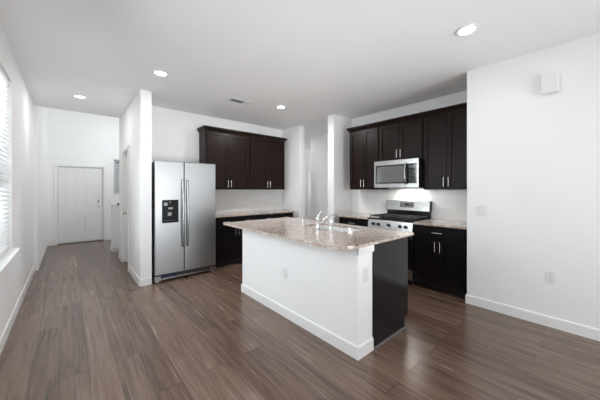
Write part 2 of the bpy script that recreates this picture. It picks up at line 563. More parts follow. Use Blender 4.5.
baseboard('stub', [('y', XS - e, -1, YS0 - BT, YS1)])
baseboard('return', [('y', XRET - e, -1, YRET, YF - 0.64), ('x', YRET - e, -1, XRET - BT, XRET + T)])
baseboard('passage', [('y', XA - e, -1, YS1, 5.22)])

# side window in left wall (window_1) -------------------------------------------------
def window_unit(name, axis, plane_out, w, mid=True):
    """vinyl window in a hole; axis 'y' = wall along Y. plane_out: coordinate of frame centre"""
    a0, a1, z0, z1 = w
    root = bpy.data.objects.new(name, None); COL.objects.link(root)
    structure(root)
    def bx(mb, u0, u1, d0, d1, za, zb):
        if axis == 'y': mb.box(plane_out + d0, plane_out + d1, u0, u1, za, zb)
        else: mb.box(u0, u1, plane_out + d0, plane_out + d1, za, zb)
    f = 0.05
    mb = MB()
    bx(mb, a0 + e, a0 + f, -0.03, 0.03, z0 + e, z1 - e); bx(mb, a1 - f, a1 - e, -0.03, 0.03, z0 + e, z1 - e)
    bx(mb, a0 + f, a1 - f, -0.03, 0.03, z0 + e, z0 + f); bx(mb, a0 + f, a1 - f, -0.03, 0.03, z1 - f, z1 - e)
    if mid:
        zm = (z0 + z1) / 2 - 0.1
        bx(mb, a0 + f, a1 - f, -0.025, 0.025, zm - 0.025, zm + 0.025)
    mb.build('window_frame', 'vinyl', root, bevel=0.003)
    mb = MB(); bx(mb, a0 + f, a1 - f, -0.004, 0.004, z0 + f, z1 - f)
    mb.build('pane', 'glass', root)
    return root
window_unit('window_1', 'y', XL - 0.105, W1)
window_unit('window_2', 'y', XL - 0.105, W2)
window_unit('window_3', 'x', YD + 0.10, WF)
window_unit('window_4', 'y', 2.05, WT, False)
def sill(name, y0, y1, z):
    mb = MB(); mb.box(XL - 0.07, XL, y0 + e, y1 - e, z, z + 0.022); mb.box(XL + e, XL + 0.062, y0 - 0.05, y1 + 0.05, z, z + 0.022)
    mb.box(XL + e, XL + 0.016, y0 - 0.03, y1 + 0.03, z - 0.06, z - 0.001)
    structure(mb.build(name, 'trim', bevel=0.004))
sill('trim_1', W1[0], W1[1], W1[2] + 0.001)
sill('trim_2', W2[0], W2[1], W2[2] + 0.001)

# glass door behind the camera
r = bpy.data.objects.new('door_1', None); COL.objects.link(r); structure(r)
mb = MB(); f = 0.06
for xa, xb, yy in ((BD[0], 1.72, YB - 0.05), (1.66, BD[1], YB - 0.10)):
    mb.box(xa + e, xa + f, yy - 0.02, yy + 0.02, 0.001, BD[3] - 0.03); mb.box(xb - f, xb - e, yy - 0.02, yy + 0.02, 0.001, BD[3] - 0.03)
    mb.box(xa + f, xb - f, yy - 0.02, yy + 0.02, 0.001, 0.09); mb.box(xa + f, xb - f, yy - 0.02, yy + 0.02, BD[3] - 0.1, BD[3] - 0.03)
mb.build('door_frame', 'vinyl', r, bevel=0.003)
for xa, xb, yy in ((BD[0], 1.72, YB - 0.05), (1.66, BD[1], YB - 0.10)):
    mb = MB(); mb.box(xa + f, xb - f, yy - 0.004, yy + 0.004, 0.09, BD[3] - 0.1); mb.build('pane', 'glass', r)

# blinds: headrail, slats, bottom rail
def blind(name, label, loc, axis, length, z0, z1, pitch, tilt, depth, head='vinyl', mid=None):
    t = thing(name, label, 'window blind', loc, PI / 2 if axis == 'y' else 0)
    h = length / 2
    mb = MB(); mb.box(-h, h, -0.022, 0.022, z1 - 0.055, z1); mb.build('headrail', head, t, bevel=0.003)
    mb = MB()
    n = int((z1 - 0.06 - z0 - 0.03) / pitch)
    for i in range(n):
        z = z0 + 0.045 + i * pitch
        if mid and mid - 0.035 < z < mid + 0.035: continue
        c, s_ = math.cos(tilt) * depth / 2, math.sin(tilt) * depth / 2
        th = 0.0015
        mb.hull([(-h, -c, z - s_ - th), (h, -c, z - s_ - th), (h, c, z + s_ - th), (-h, c, z + s_ - th)],
                [(-h, -c, z - s_ + th), (h, -c, z - s_ + th), (h, c, z + s_ + th), (-h, c, z + s_ + th)])
    mb.build('slats', 'slat', t)
    if mid:
        MB().box(-h, h, -0.02, 0.02, mid + 0.005, mid + 0.03).build('middle_rail', 'vinyl', t, bevel=0.003)
    mb = MB(); mb.box(-h, h, -0.02, 0.02, z0, z0 + 0.025); mb.build('bottom_rail', 'vinyl', t, bevel=0.003)
    mb = MB()
    for x in (-h * 0.7, 0, h * 0.7): mb.box(x - 0.0012, x + 0.0012, -0.026, -0.0245, z0 + 0.02, z1 - 0.05); mb.box(x - 0.0012, x + 0.0012, 0.0245, 0.026, z0 + 0.02, z1 - 0.05)
    mb.build('ladder_cord', 'vinyl', t)
    return t
blind('window_blind', 'white horizontal slat blind filling the tall window in the left wall', (XL - 0.040, (W1[0] + W1[1]) / 2, 0), 'y', W1[1] - W1[0] - 0.02, W1[2] + 0.03, W1[3] - 0.005, 0.043, math.radians(24), 0.05, mid=1.43)
blind('window_blind', 'small half open blind on the narrow window beside the front door', ((WF[0] + WF[1]) / 2, YD + 0.035, 0), 'x', WF[1] - WF[0] - 0.02, WF[2] + 0.01, WF[3] - 0.005, 0.05, math.radians(38), 0.05, 'grey')  # headrail coloured grey to paint in the valance shadow

# panel doors -----------------------------------------------------------------------
def six_panel(mb, w_, h_, th, arch=False):
    """slab from x 0..w_, y 0..th (front at y=0 facing -y), panels raised inside sunk fields"""
    mb.box(0, w_, 0.008, th - 0.008, 0, h_)
    st = 0.115 * w_ / 0.8
    cols = [(st, w_ / 2 - st / 2), (w_ / 2 + st / 2, w_ - st)]
    rows = [(0.22, 0.79 * h_ / 2), (0.79 * h_ / 2 + 0.16, h_ - 0.44), (h_ - 0.36, h_ - 0.12)]
    for (ya, yb, sg) in ((0, 0.008, 1), (th - 0.008, th, -1)):
        mb.box(0, st, ya, yb, 0, h_); mb.box(w_ - st, w_, ya, yb, 0, h_)
        mb.box(w_ / 2 - st / 2, w_ / 2 + st / 2, ya, yb, 0, h_)
        zs = [0] + [z for rr in rows for z in rr] + [h_]
        for c0, c1 in cols:
            for k in range(0, len(zs), 2):
                mb.box(c0, c1, ya, yb, zs[k], zs[k + 1])
            for z0, z1 in rows:
                m_ = 0.028
                y_in, y_out = (0.0075, 0.002) if sg > 0 else (th - 0.0075, th - 0.002)
                mb.hull([(c0 + m_ * .4, y_in, z0 + m_ * .4), (c1 - m_ * .4, y_in, z0 + m_ * .4), (c1 - m_ * .4, y_in, z1 - m_ * .4), (c0 + m_ * .4, y_in, z1 - m_ * .4)],
                        [(c0 + m_, y_out, z0 + m_), (c1 - m_, y_out, z0 + m_), (c1 - m_, y_out, z1 - m_), (c0 + m_, y_out, z1 - m_)])
def knob(parent, x, z, y=0.0, name='door_knob'):
    MB().lathe([(0.030, 0), (0.030, 0.006), (0.012, 0.010), (0.011, 0.028), (0.022, 0.036), (0.028, 0.050), (0.024, 0.062), (0.0, 0.066)], (x, y, z), (0, -1, 0)).build(name, 'nickel', parent, smooth=True)
def door_struct(name, loc, rz, w_, h_, hinge_x, knob_x, deadbolt=False, gap=0.008):
    r = bpy.data.objects.new(name, None); COL.objects.link(r); structure(r)
    r.location = loc; r.rotation_euler = (0, 0, rz)
    mb = MB(); six_panel(mb, w_, h_, 0.04)
    for v in mb.bm.verts: v.co.z += gap
    mb.build('door_slab', 'door', r)
    knob(r, knob_x, 0.93)
    if deadbolt:
        MB().lathe([(0.030, 0), (0.030, 0.010), (0.022, 0.016), (0, 0.017)], (knob_x, 0, 1.07), (0, -1, 0)).box(knob_x - 0.005, knob_x + 0.005, -0.034, -0.015, 1.055, 1.085).build('deadbolt', 'nickel', r, smooth=True)
    for z in (0.2, h_ / 2, h_ - 0.2):
        MB().tube([(hinge_x, -0.006, z - 0.045), (hinge_x, -0.006, z + 0.045)], 0.006, 8).build('hinge', 'nickel', r)
    return r
def casing(name, loc, rz, w_, h_, cw=0.057, depth=None):
    """flat stepped casing around an opening 0..w_ x h_, front at y=0 plane facing -y"""
    mb = MB()
    t0 = 0.016
    mb.box(-cw, 0, -t0, -e, 0, h_ + cw); mb.box(w_, w_ + cw, -t0, -e, 0, h_ + cw); mb.box(0, w_, -t0, -e, h_, h_ + cw)
    mb.box(-cw, -cw + 0.018, -t0 - 0.005, -t0, 0, h_ + cw); mb.box(w_ + cw - 0.018, w_ + cw, -t0 - 0.005, -t0, 0, h_ + cw)
    mb.box(-cw + 0.018, w_ + cw - 0.018, -t0 - 0.005, -t0, h_ + cw - 0.018, h_ + cw)
    d = depth or T
    mb.box(0 + e, 0.012, 0.0, d, 0, h_ - 0.001); mb.box(w_ - 0.012, w_ - e, 0.0, d, 0, h_ - 0.001); mb.box(0.012, w_ - 0.012, 0.0, d, h_ - 0.012, h_ - 0.001)
    o = mb.build(name, 'trim', bevel=0.003)
    o.location = loc; o.rotation_euler = (0, 0, rz)
    return structure(o)
# front door faces -Y
casing('trim_3', (-0.215, YD, 0), 0, 0.92, 1.955, 0.05)
door_struct('door_2', (-0.200, YD + 0.035, 0), 0, 0.89, 1.915, 0.0, 0.80, True, 0.022)
mb = MB(); mb.box(-0.215, 0.705, YD - 0.03, YD + 0.10, 0.0005, 0.018)
structure(mb.build('trim_4', 'thresh', bevel=0.004))
# closet door in the hall wall faces -X: local x -> world -Y
casing('trim_5', (XH, DC[1], 0), -PI / 2, DC[1] - DC[0], DC[3], 0.057)
door_struct('door_3', (XH + 0.055, DC[1] - 0.014, 0), -PI / 2, DC[1] - DC[0] - 0.028, DC[3] - 0.06, DC[1] - DC[0] - 0.028, 0.07, False, 0.042)
# rear hall door, standing a little open
casing('trim_6', (6.30, 6.75, 0), 0, 0.76, 2.04, 0.09)
mb = MB(); mb.box(6.2, 7.2, 6.75 + T + 0.001, 6.75 + T + 0.06, 0, 2.3)  # unseen block added behind the door to keep its gap dark
structure(mb.build('wall_light_block', 'wall'))
door_struct('door_4', (6.352, 6.79, 0), 0, 0.69, 2.015, 0.0, 0.62)

# stairs rising to the right off the foyer
mb = MB()
for i in range(5):
    mb.box(0.88 + 0.22 * i, 1.98, 6.44, 7.08, 0.175 * i + 0.0005, 0.175 * (i + 1) - 0.03)
structure(mb.build('trim_7', 'tread'))
mb = MB()
for i in range(5):
    mb.box(0.855 + 0.22 * i, 0.88 + 0.22 * (i + 1) if i < 4 else 1.98, 6.44, 7.08, 0.175 * (i + 1) - 0.029, 0.175 * (i + 1))
structure(mb.build('trim_8', 'trim', bevel=0.005))
mb = MB(); mb.box(0.72, 0.86, 7.09, 7.33, 0, 1.02); mb.hull([(0.86, 7.14, 0), (1.98, 7.14, 0), (1.98, 7.14, 1.9), (0.86, 7.14, 1.02)], [(0.86, 7.28, 0), (1.98, 7.28, 0), (1.98, 7.28, 1.9), (0.86, 7.28, 1.02)])
structure(mb.build('wall_stair_guard', 'wall'))
mb = MB(); mb.box(0.705, 0.875, 7.075, 7.345, 1.021, 1.045)
structure(mb.build('trim_9', 'trim', bevel=0.004))
base = [('y', 0.72 - e, -1, 7.09 - BT, 7.33 + BT), ('x', 7.09 - e, -1, 0.72 - BT, 0.85)]
baseboard('stair_guard', base)
t = thing('handrail', 'dark wooden handrail sloping up beside the entry stairs', 'handrail', (0.80, 7.03, 1.04))
MB().tube([(0.0, 0, 0.0), (0.05, 0, 0.02), (1.1, 0, 0.86)], 0.026, 10).build('rail', 'rail', t, smooth=True)
for x in (0.26, 0.85):
    z = 0.02 + (x - 0.05) * 0.8
    MB().tube([(x, 0, z - 0.02), (x, 0.04, z - 0.09), (x, 0.1095, z - 0.11)], 0.008, 8).build('bracket', 'nickel', t, smooth=True)

# outdoors beyond the entry
mb = MB(); mb.box(-14, 14, -14, 20, -0.4, -0.15)
structure(mb.build('ground', 'ground'))
mb = MB(); mb.box(-1.2, 2.6, YD + T + 0.01, YD + 1.6, -0.149, -0.02)
structure(mb.build('porch_slab', 'concrete'))
mb = MB()
for i in range(420):
    th, ph = random.uniform(0, 2 * PI), random.uniform(-0.2, 1.45)
    rr = random.uniform(0.75, 1.0)
    c = Vector((math.cos(th) * math.cos(ph) * 0.55 * rr, math.sin(th) * math.cos(ph) * 0.5 * rr, 0.55 + math.sin(ph) * 1.0 * rr))
    q = Matrix.Rotation(random.uniform(0, PI), 3, Vector((random.uniform(-1, 1), random.uniform(-1, 1), random.uniform(-1, 1))).normalized())
    vs = [mb.bm.verts.new(c + q @ Vector(p)) for p in ((-0.07, 0, 0), (0, -0.035, 0.01), (0.08, 0, 0), (0, 0.035, 0.01))]
    mb.bm.faces.new(vs)
t = thing('shrub', 'green shrub outside the narrow window by the front door', 'shrub', (2.1, YD + 2.1, -0.149))
mb.build('foliage', 'leaf', t)
MB().tube([(0, 0, 0), (0.02, 0, 0.6), (0.05, 0.03, 1.1)], [0.035, 0.025, 0.012], 8).build('stem', 'rail', t)

# ------------------------------------------------------------------ cabinetry
DT = 0.02      # door thickness
def shaker(mb, x0, x1, z0, z1, fr=0.058):
    y0, y1 = -DT, -e
    mb.box(x0, x0 + fr, y0, y1, z0, z1); mb.box(x1 - fr, x1, y0, y1, z0, z1)
    mb.box(x0 + fr, x1 - fr, y0, y1, z0, z0 + fr); mb.box(x0 + fr, x1 - fr, y0, y1, z1 - fr, z1)
    mb.box(x0 + fr, x1 - fr, y0 + 0.011, y1, z0 + fr, z1 - fr)
def pull_v(parent, x, z0, z1):
    mb = MB()
    mb.tube([(x, -DT - 0.030, z0), (x, -DT - 0.030, z1)], 0.0062, 10)
    for z in (z0 + 0.022, z1 - 0.022): mb.tube([(x, -DT - 0.0005, z), (x, -DT - 0.030, z)], 0.0045, 8)
    mb.build('handle', 'nickel', parent, smooth=True)
def pull_h(parent, x0, x1, z):
    mb = MB()
    mb.tube([(x0, -DT - 0.030, z), (x1, -DT - 0.030, z)], 0.0062, 10)
    for x in (x0 + 0.022, x1 - 0.022): mb.tube([(x, -DT - 0.0005, z), (x, -DT - 0.030, z)], 0.0045, 8)
    mb.build('handle', 'nickel', parent, smooth=True)
HL = 0.128
def upper_cabinet(label, loc, rz, width, height, depth, group):
    t = thing('wall_cabinet', label, 'cabinet', loc, rz, group)
    mb = MB(); mb.box(0.0005, width - 0.0005, 0, depth, 0, height); mb.build('body', 'wood', t, bevel=0.0015)
    g = 0.002
    xm = width / 2
    for (x0, x1, hx) in ((0.012, xm - g, xm - 0.032), (xm + g, width - 0.012, xm + 0.032)):
        mb = MB(); shaker(mb, x0, x1, 0.008, height - 0.012)
        d = mb.build('door', 'wood', t, bevel=0.0015)
        pull_v(d, hx, 0.045, 0.045 + HL)
    return t
def base_cabinet(label, loc, rz, width, depth, group, drawers=2, height=0.88, doors=True, sink=False):
    t = thing('base_cabinet', label, 'cabinet', loc, rz, group)
    tk = 0.10
    mb = MB()
    if sink:
        p = 0.018
        mb.box(0.0005, p, 0, depth, tk, height); mb.box(width - p, width - 0.0005, 0, depth, tk, height)
        mb.box(p, width - p, 0, p, tk, height); mb.box(p, width - p, depth - p, depth, tk, height); mb.box(p, width - p, p, depth - p, tk, tk + p)
    else:
        mb.box(0.0005, width - 0.0005, 0, depth, tk, height)
    mb.build('body', 'base', t, bevel=0.0015)
    mb = MB(); mb.box(0.001, width - 0.001, 0.07, depth, 0.0005, tk); mb.build('toe_kick', 'toe', t)
    xm = width / 2; g = 0.002
    zt = height - 0.012; zd = zt - 0.15
    cells = ((0.012, width - 0.012),) if drawers == 1 else ((0.012, xm - g), (xm + g, width - 0.012))
    for x0, x1 in cells:
        mb = MB()
        mb.box(x0, x1, -DT, -e, zd + 0.004, zt)
        d = mb.build('drawer', 'base', t, bevel=0.003)
        c = (x0 + x1) / 2
        pull_h(d, c - 0.064, c + 0.064, (zd + zt) / 2)
    for (x0, x1, hx) in ((0.012, xm - g, xm - 0.032), (xm + g, width - 0.012, xm + 0.032)):
        mb = MB(); shaker(mb, x0, x1, tk + 0.008, zd - 0.004)
        d = mb.build('door', 'base', t, bevel=0.0015)
        pull_v(d, hx, zd - 0.045 - HL, zd - 0.045)
    return t
def crown(label, loc, rz, width, depth, left=True, right=True):
    """crown moulding around front and sides of an upper run; local x 0..width, face at y=-DT"""
    prof = [(0.0, 0.0), (0.006, 0.0), (0.010, 0.012), (0.030, 0.040), (0.040, 0.052), (0.044, 0.056), (0.044, 0.075)]
    mb = MB()
    y0 = -DT + 0.012
    for (o0, h0), (o1, h1) in zip(prof, prof[1:]):
        if h1 - h0 < 1e-6: continue
        def loop(o, h):
            a = o if left else 0.0
            b = o if right else 0.0
            return [(-a, y0 - o, h), (width + b, y0 - o, h), (width + b, depth, h), (-a, depth, h)]
        mb.hull(loop(o0, h0), loop(o1, h1))
    return mb.build('crown_moulding', 'wood', loc=loc, rot=(0, 0, rz), tag=(label, 'crown moulding', 'dark crown mouldings over the wall cabinets'))

ZU, ZUT = 1.37, 2.44
R90 = -PI / 2
# fridge wall run: x 1.86..3.66
UD = 0.31
gu = 'dark wall cabinets on the fridge wall'
yu = YF - UD - 0.001
upper_cabinet('dark brown two door wall cabinet nearest the fridge, under the crown molding', (1.86, yu, ZU), 0, 0.90, ZUT - ZU, UD, gu)
upper_cabinet('dark brown two door wall cabinet farther right of the fridge, toward the passage', (2.761, yu, ZU), 0, 0.90, ZUT - ZU, UD, gu)
crown('dark crown molding capping the cabinets right of the fridge', (1.86, yu, ZUT + 0.001), 0, 1.801, UD)
gb = 'black base cabinets on the fridge wall'
yb_ = YF - 0.61
base_cabinet('black base cabinet standing right beside the stainless fridge', (1.86, yb_, 0), 0, 0.90, 0.608, gb)
base_cabinet('black base cabinet at the passage end of the fridge wall counter', (2.761, yb_, 0), 0, 0.90, 0.608, gb)
mb = MB(); mb.box(1.845, 3.685, yb_ - 0.045, YF - 0.002, 0.882, 0.914)
mb.build('countertop', 'granite', bevel=0.004, tag=('long granite countertop on the black cabinets right of the fridge', 'countertop'))
mb = MB(); mb.box(1.845, XRET - 0.001, YF - 0.009, YF - 0.001, 0.9145, ZU - 0.001)
mb.build('tile_backsplash', 'tileX', tag=('white tile backsplash on the wall right of the fridge', 'backsplash'))

# range wall run (fronts face -X): local x -> -Y
xu = XK - UD - 0.001
Y0, Y1, Y2, Y3 = 1.115, 1.767, 2.520, 3.145
gr = 'dark wall cabinets above the range'
upper_cabinet('tall dark wall cabinet left of the microwave', (xu, Y3, ZU), R90, Y3 - Y2, ZUT - ZU, UD, gr)
upper_cabinet('short dark wall cabinet directly above the microwave', (xu, Y2, 1.835), R90, Y2 - Y1, ZUT - 1.835, UD, gr)
upper_cabinet('tall dark wall cabinet right of the microwave, against the white wall', (xu, Y1, ZU), R90, Y1 - Y0, ZUT - ZU, UD, gr)
crown('dark crown molding capping the cabinets over the microwave', (xu, Y3, ZUT + 0.001), R90, Y3 - Y0, UD, True, False)
xb = XK - 0.61
gb2 = 'black base cabinets on either side of the range'
base_cabinet('black base cabinet left of the range, behind the island sink', (xb, Y3, 0), R90, Y3 - Y2 - 0.002, 0.608, gb2, 1)
base_cabinet('black base cabinet right of the range with one drawer over two doors', (xb, Y1 - 0.002, 0), R90, Y1 - Y0 - 0.002, 0.608, gb2, 1)
mb = MB(); mb.box(xb - 0.04, XK - 0.002, Y2 + 0.004, Y3 + 0.02, 0.882, 0.914)
mb.build('countertop', 'granite', bevel=0.004, tag=('short granite countertop left of the gas range', 'countertop'))
mb = MB(); mb.box(xb - 0.04, XK - 0.002, YE + 0.003, Y1 - 0.004, 0.882, 0.914)
mb.build('countertop', 'granite', bevel=0.004, tag=('short granite countertop right of the gas range', 'countertop'))
mb = MB(); mb.box(XK - 0.009, XK - 0.001, YE + 0.001, YS0 - 0.001, 0.9145, ZU - 0.001)
mb.build('tile_backsplash', 'tileY', tag=('white tile backsplash behind the gas range', 'backsplash'))

# ------------------------------------------------------------------ refrigerator
FX0, FX1, FY = 0.932, 1.848, 4.25
t = thing('refrigerator', 'tall stainless side by side refrigerator with black dispenser', 'refrigerator', (FX0, FY, 0))
W = FX1 - FX0
mb = MB(); mb.box(0.003, W - 0.003, 0.075, 0.74, 0.03, 1.772); mb.build('body', 'black', t, bevel=0.004)
xs = 0.412
mb = MB(); mb.box(0.003, xs - 0.003, 0.0, 0.072, 0.115, 1.792); fd = mb.build('freezer_door', 'steel', t, bevel=0.012, seg=4)
mb = MB(); mb.box(xs + 0.003, W - 0.003, 0.0, 0.072, 0.115, 1.792); rd = mb.build('fridge_door', 'steel', t, bevel=0.012, seg=4)
def fridge_handle(parent, x):
    mb = MB()
    pts = []
    n = 14
    for i in range(n + 1):
        u = i / n
        pts.append((x, -0.030 - 0.030 * math.sin(PI * u) ** 0.7, 0.50 + 1.02 * u))
    mb.tube(pts, 0.0145, 12)
    mb.tube([(x, -0.0005, 0.515), (x, -0.034, 0.515)], 0.013, 10); mb.tube([(x, -0.0005, 1.505), (x, -0.034, 1.505)], 0.013, 10)
    mb.build('handle', 'steelh', parent, smooth=True)
fridge_handle(fd, xs - 0.032)
fridge_handle(rd, xs + 0.036)
# dispenser on the freezer door
dx0, dx1, dz0, dz1 = 0.096, 0.322, 0.875, 1.215
mb = MB(); fw = 0.016
mb.box(dx0, dx0 + fw, -0.010, -e, dz0, dz1); mb.box(dx1 - fw, dx1, -0.010, -e, dz0, dz1)
mb.box(dx0 + fw, dx1 - fw, -0.010, -e, dz0, dz0 + 0.03); mb.box(dx0 + fw, dx1 - fw, -0.010, -e, dz1 - 0.012, dz1)
mb.box(dx0 + fw, dx1 - fw, -0.003, -e, dz0 + 0.03, dz1 - 0.012)
dp = mb.build('dispenser', 'dispenser', fd, bevel=0.002)
# control dial cluster, paddle and small labels
MB().lathe([(0.026, 0), (0.028, 0.004), (0.024, 0.008), (0.018, 0.008), (0.016, 0.004), (0, 0.004)], (dx0 + 0.048, -0.0032, dz1 - 0.062), (0, -1, 0)).build('control_dial', 'grey', dp, smooth=True)
MB().lathe([(0.010, 0), (0.010, 0.005), (0, 0.006)], (dx0 + 0.108, -0.0032, dz1 - 0.035), (0, -1, 0)).build('button', 'grey', dp, smooth=True)
MB().box(dx0 + 0.085, dx0 + 0.150, -0.007, -0.0032, dz1 - 0.140, dz1 - 0.110).build('spout', 'grey', dp, bevel=0.002)
MB().box(dx0 + 0.078, dx0 + 0.130, -0.008, -0.0032, dz1 - 0.235, dz1 - 0.185).build('paddle', 'grey', dp, bevel=0.004)
MB().box(dx0 + 0.03, dx1 - 0.03, -0.014, -0.0032, dz0 + 0.031, dz0 + 0.040).build('drip_tray', 'dgrey', dp, bevel=0.002)
# hinges, grille, feet
for x in (0.05, W - 0.05):
    MB().box(x - 0.035, x + 0.035, 0.08, 0.16, 1.7725, 1.797).build('hinge_cover', 'dgrey', t, bevel=0.006)
mb = MB(); mb.box(0.09, W - 0.09, 0.045, 0.074, 0.03, 0.108)
for k in range(4): mb.box(0.10, W - 0.10, 0.040, 0.045, 0.040 + k * 0.016, 0.048 + k * 0.016)
mb.build('base_grille', 'dgrey', t)
MB().box(0.085, W - 0.095, 0.022, 0.038, 0.032, 0.062).build('kick_strip', 'steelh', t, bevel=0.004)
MB().box(0.10, 0.29, 0.034, 0.0395, 0.064, 0.104).build('grille_patch', 'blue', t)['label'] = 'dark blue patch on the base grille'  # flat dark blue patch on the left part of the grille
for x in (0.045, W - 0.045):
    mb = MB(); mb.box(x - 0.042, x + 0.042, 0.012, 0.074, 0.018, 0.10); mb.tube([(x, 0.04, 0.0005), (x, 0.04, 0.018)], 0.022, 12)
    mb.build('foot', 'steelh', t, bevel=0.008)
for x in (0.06, W - 0.06):
    MB().tube([(x, 0.66, 0.0005), (x, 0.66, 0.03)], 0.022, 12).build('foot', 'black', t)

# ------------------------------------------------------------------ gas range
RW = Y2 - Y1 - 0.010
XRF = 3.655
t = thing('gas_range', 'stainless gas range with black grates between the base cabinets', 'range', (XRF, Y2 - 0.005, 0), R90)
RD = XK - 0.012 - XRF
mb = MB(); mb.box(0.0, RW, 0.045, RD, 0.06, 0.900); mb.build('body', 'black', t, bevel=0.003)
for x in (0.05, RW - 0.05):
    for y in (0.10, RD - 0.06): MB().tube([(x, y, 0.0005), (x, y, 0.06)], 0.018, 10).build('foot', 'black', t)
mb = MB(); mb.box(0.004, RW - 0.004, 0.0, 0.044, 0.075, 0.225); dr = mb.build('drawer', 'steelh', t, bevel=0.006)
mb = MB(); mb.box(0.004, RW - 0.004, 0.0, 0.044, 0.232, 0.745); od = mb.build('oven_door', 'gloss', t, bevel=0.006)
mb = MB(); mb.box(0.004, RW - 0.004, -0.004, -e, 0.66, 0.742); mb.build('top_rail', 'steelh', od, bevel=0.0015)
mb = MB(); mb.box(0.13, RW - 0.13, -0.003, -e, 0.33, 0.60); mb.build('oven_window', 'mwin', od)
mb = MB()
mb.tube([(0.05, -0.050, 0.705), (RW * .25, -0.058, 0.705), (RW * .5, -0.061, 0.705), (RW * .75, -0.058, 0.705), (RW - 0.05, -0.050, 0.705)], 0.013, 12)
for x in (0.075, RW - 0.075): mb.tube([(x, -0.0045, 0.705), (x, -0.052, 0.705)], 0.010, 10)
mb.build('handle', 'steelh', od, smooth=True)
# slanted control panel
mb = MB(); mb.prism_x([(-0.012, 0.752), (0.044, 0.752), (0.044, 0.896), (0.012, 0.896)], 0.002, RW - 0.002)
cp = mb.build('control_panel', 'steelh', t, bevel=0.003)
ax = Vector((0, -0.144, 0.024)).normalized()
for x in (0.105, 0.195, 0.375, 0.555, 0.645):
    MB().lathe([(0.026, 0), (0.026, 0.004), (0.021, 0.008), (0.020, 0.028), (0.016, 0.032), (0, 0.033)], (x * RW / 0.75, -0.0005, 0.826), ax, 20).build('knob', 'black', cp, smooth=True)
# cooktop
mb = MB(); mb.box(-0.0, RW, 0.012, RD - 0.095, 0.9005, 0.918); ct = mb.build('cooktop', 'enamel', t, bevel=0.005)
for (bx_, by_, br) in ((0.17, 0.17, 0.045), (0.17, 0.42, 0.036), (RW / 2, 0.29, 0.05), (RW - 0.17, 0.17, 0.05), (RW - 0.17, 0.42, 0.036)):
    MB().lathe([(br + 0.012, 0), (br + 0.012, 0.006), (br, 0.008), (br, 0.016), (br - 0.006, 0.020), (0, 0.021)], (bx_, by_, 0.9185), (0, 0, 1)).build('burner', 'iron', ct, smooth=True)
def grate(x0, x1, y0, y1):
    mb = MB(); zt, h, b = 0.957, 0.014, 0.006
    for x in (x0 + b, (x0 + x1) / 2, x1 - b): mb.box(x - b, x + b, y0, y1, zt - h, zt)
    for y in (y0 + b, y0 + (y1 - y0) * .28, (y0 + y1) / 2, y0 + (y1 - y0) * .72, y1 - b): mb.box(x0, x1, y - b, y + b, zt - h, zt)
    for x in (x0 + b, x1 - b):
        for y in (y0 + b, y1 - b): mb.box(x - b, x + b, y - b, y + b, 0.9185, zt - h)
    mb.build('grate', 'iron', ct, bevel=0.002)
gy0, gy1 = 0.035, RD - 0.115
for k in range(3):
    w3 = (RW - 0.03) / 3
    grate(0.015 + k * w3 + 0.003, 0.015 + (k + 1) * w3 - 0.003, gy0, gy1)
# backguard
mb = MB(); mb.box(0.004, RW - 0.004, RD - 0.065, RD, 0.9005, 1.02); mb.build('backguard_base', 'enamel', t, bevel=0.004)
mb = MB(); mb.prism_x([(RD - 0.088, 1.022), (RD, 1.022), (RD, 1.185), (RD - 0.060, 1.185)], 0.0, RW)
bgd = mb.build('backguard', 'steelh', t, bevel=0.006)
def bgy(z): return RD - 0.088 + 0.028 * (z - 1.022) / 0.163
mb = MB(); mb.hull([(RW / 2 - 0.115, bgy(1.075) - 0.003, 1.075), (RW / 2 + 0.115, bgy(1.075) - 0.003, 1.075), (RW / 2 + 0.115, bgy(1.155) - 0.003, 1.155), (RW / 2 - 0.115, bgy(1.155) - 0.003, 1.155)],
                   [(RW / 2 - 0.115, bgy(1.075) - 0.0005, 1.075), (RW / 2 + 0.115, bgy(1.075) - 0.0005, 1.075), (RW / 2 + 0.115, bgy(1.155) - 0.0005, 1.155), (RW / 2 - 0.115, bgy(1.155) - 0.0005, 1.155)])
ds = mb.build('display', 'gloss', bgd)
for i in range(6):
    for j in range(2):
        xx = RW / 2 - 0.10 + i * 0.036; zz = 1.085 + j * 0.034
        if i in (2, 3) and j == 1: continue
        MB().box(xx, xx + 0.022, bgy(zz + 0.01) - 0.0055, bgy(zz + 0.01) - 0.003, zz + 0.002, zz + 0.018).build('button', 'grey', ds)
for x in (-0.0035, RW + 0.0005):
    MB().prism_x([(RD - 0.088, 1.022), (RD, 1.022), (RD, 1.185), (RD - 0.060, 1.185)], x, x + 0.003).build('end_cap', 'black', bgd)

# ------------------------------------------------------------------ microwave
MX = 3.835
t = thing('microwave', 'stainless over the range microwave hung under the short cabinet', 'microwave', (MX, Y2 - 0.004, 1.400), R90)
MW, MH = Y2 - Y1 - 0.008, 0.430
MD = XK - 0.004 - MX
mb = MB(); mb.box(0.0, MW, 0.035, MD, 0.0, MH); mb.build('body', 'black', t, bevel=0.003)
mb = MB()
wx0, wx1, wz0, wz1 = 0.028, MW - 0.028, 0.062, MH - 0.072
mb.box(0.0, wx0, 0.0, 0.034, 0.0, MH); mb.box(wx1, MW, 0.0, 0.034, 0.0, MH)
mb.box(wx0, wx1, 0.0, 0.034, 0.0, wz0); mb.box(wx0, wx1, 0.0, 0.034, wz1, MH)
mb.build('front_frame', 'steelh', t, bevel=0.0015)
xc = MW - 0.165
mb = MB(); mb.box(wx0 + e, xc, 0.004, 0.034, wz0 + e, wz1 - e); dd = mb.build('door', 'gloss', t)
mb = MB(); mb.box(wx0 + 0.02, xc - 0.065, 0.002, 0.0038, wz0 + 0.022, wz1 - 0.022); mb.build('window', 'mwin', dd)
mb = MB(); mb.box(xc + 0.002, wx1 - e, 0.003, 0.034, wz0 + e, wz1 - e); cpn = mb.build('control_panel', 'gloss', t)
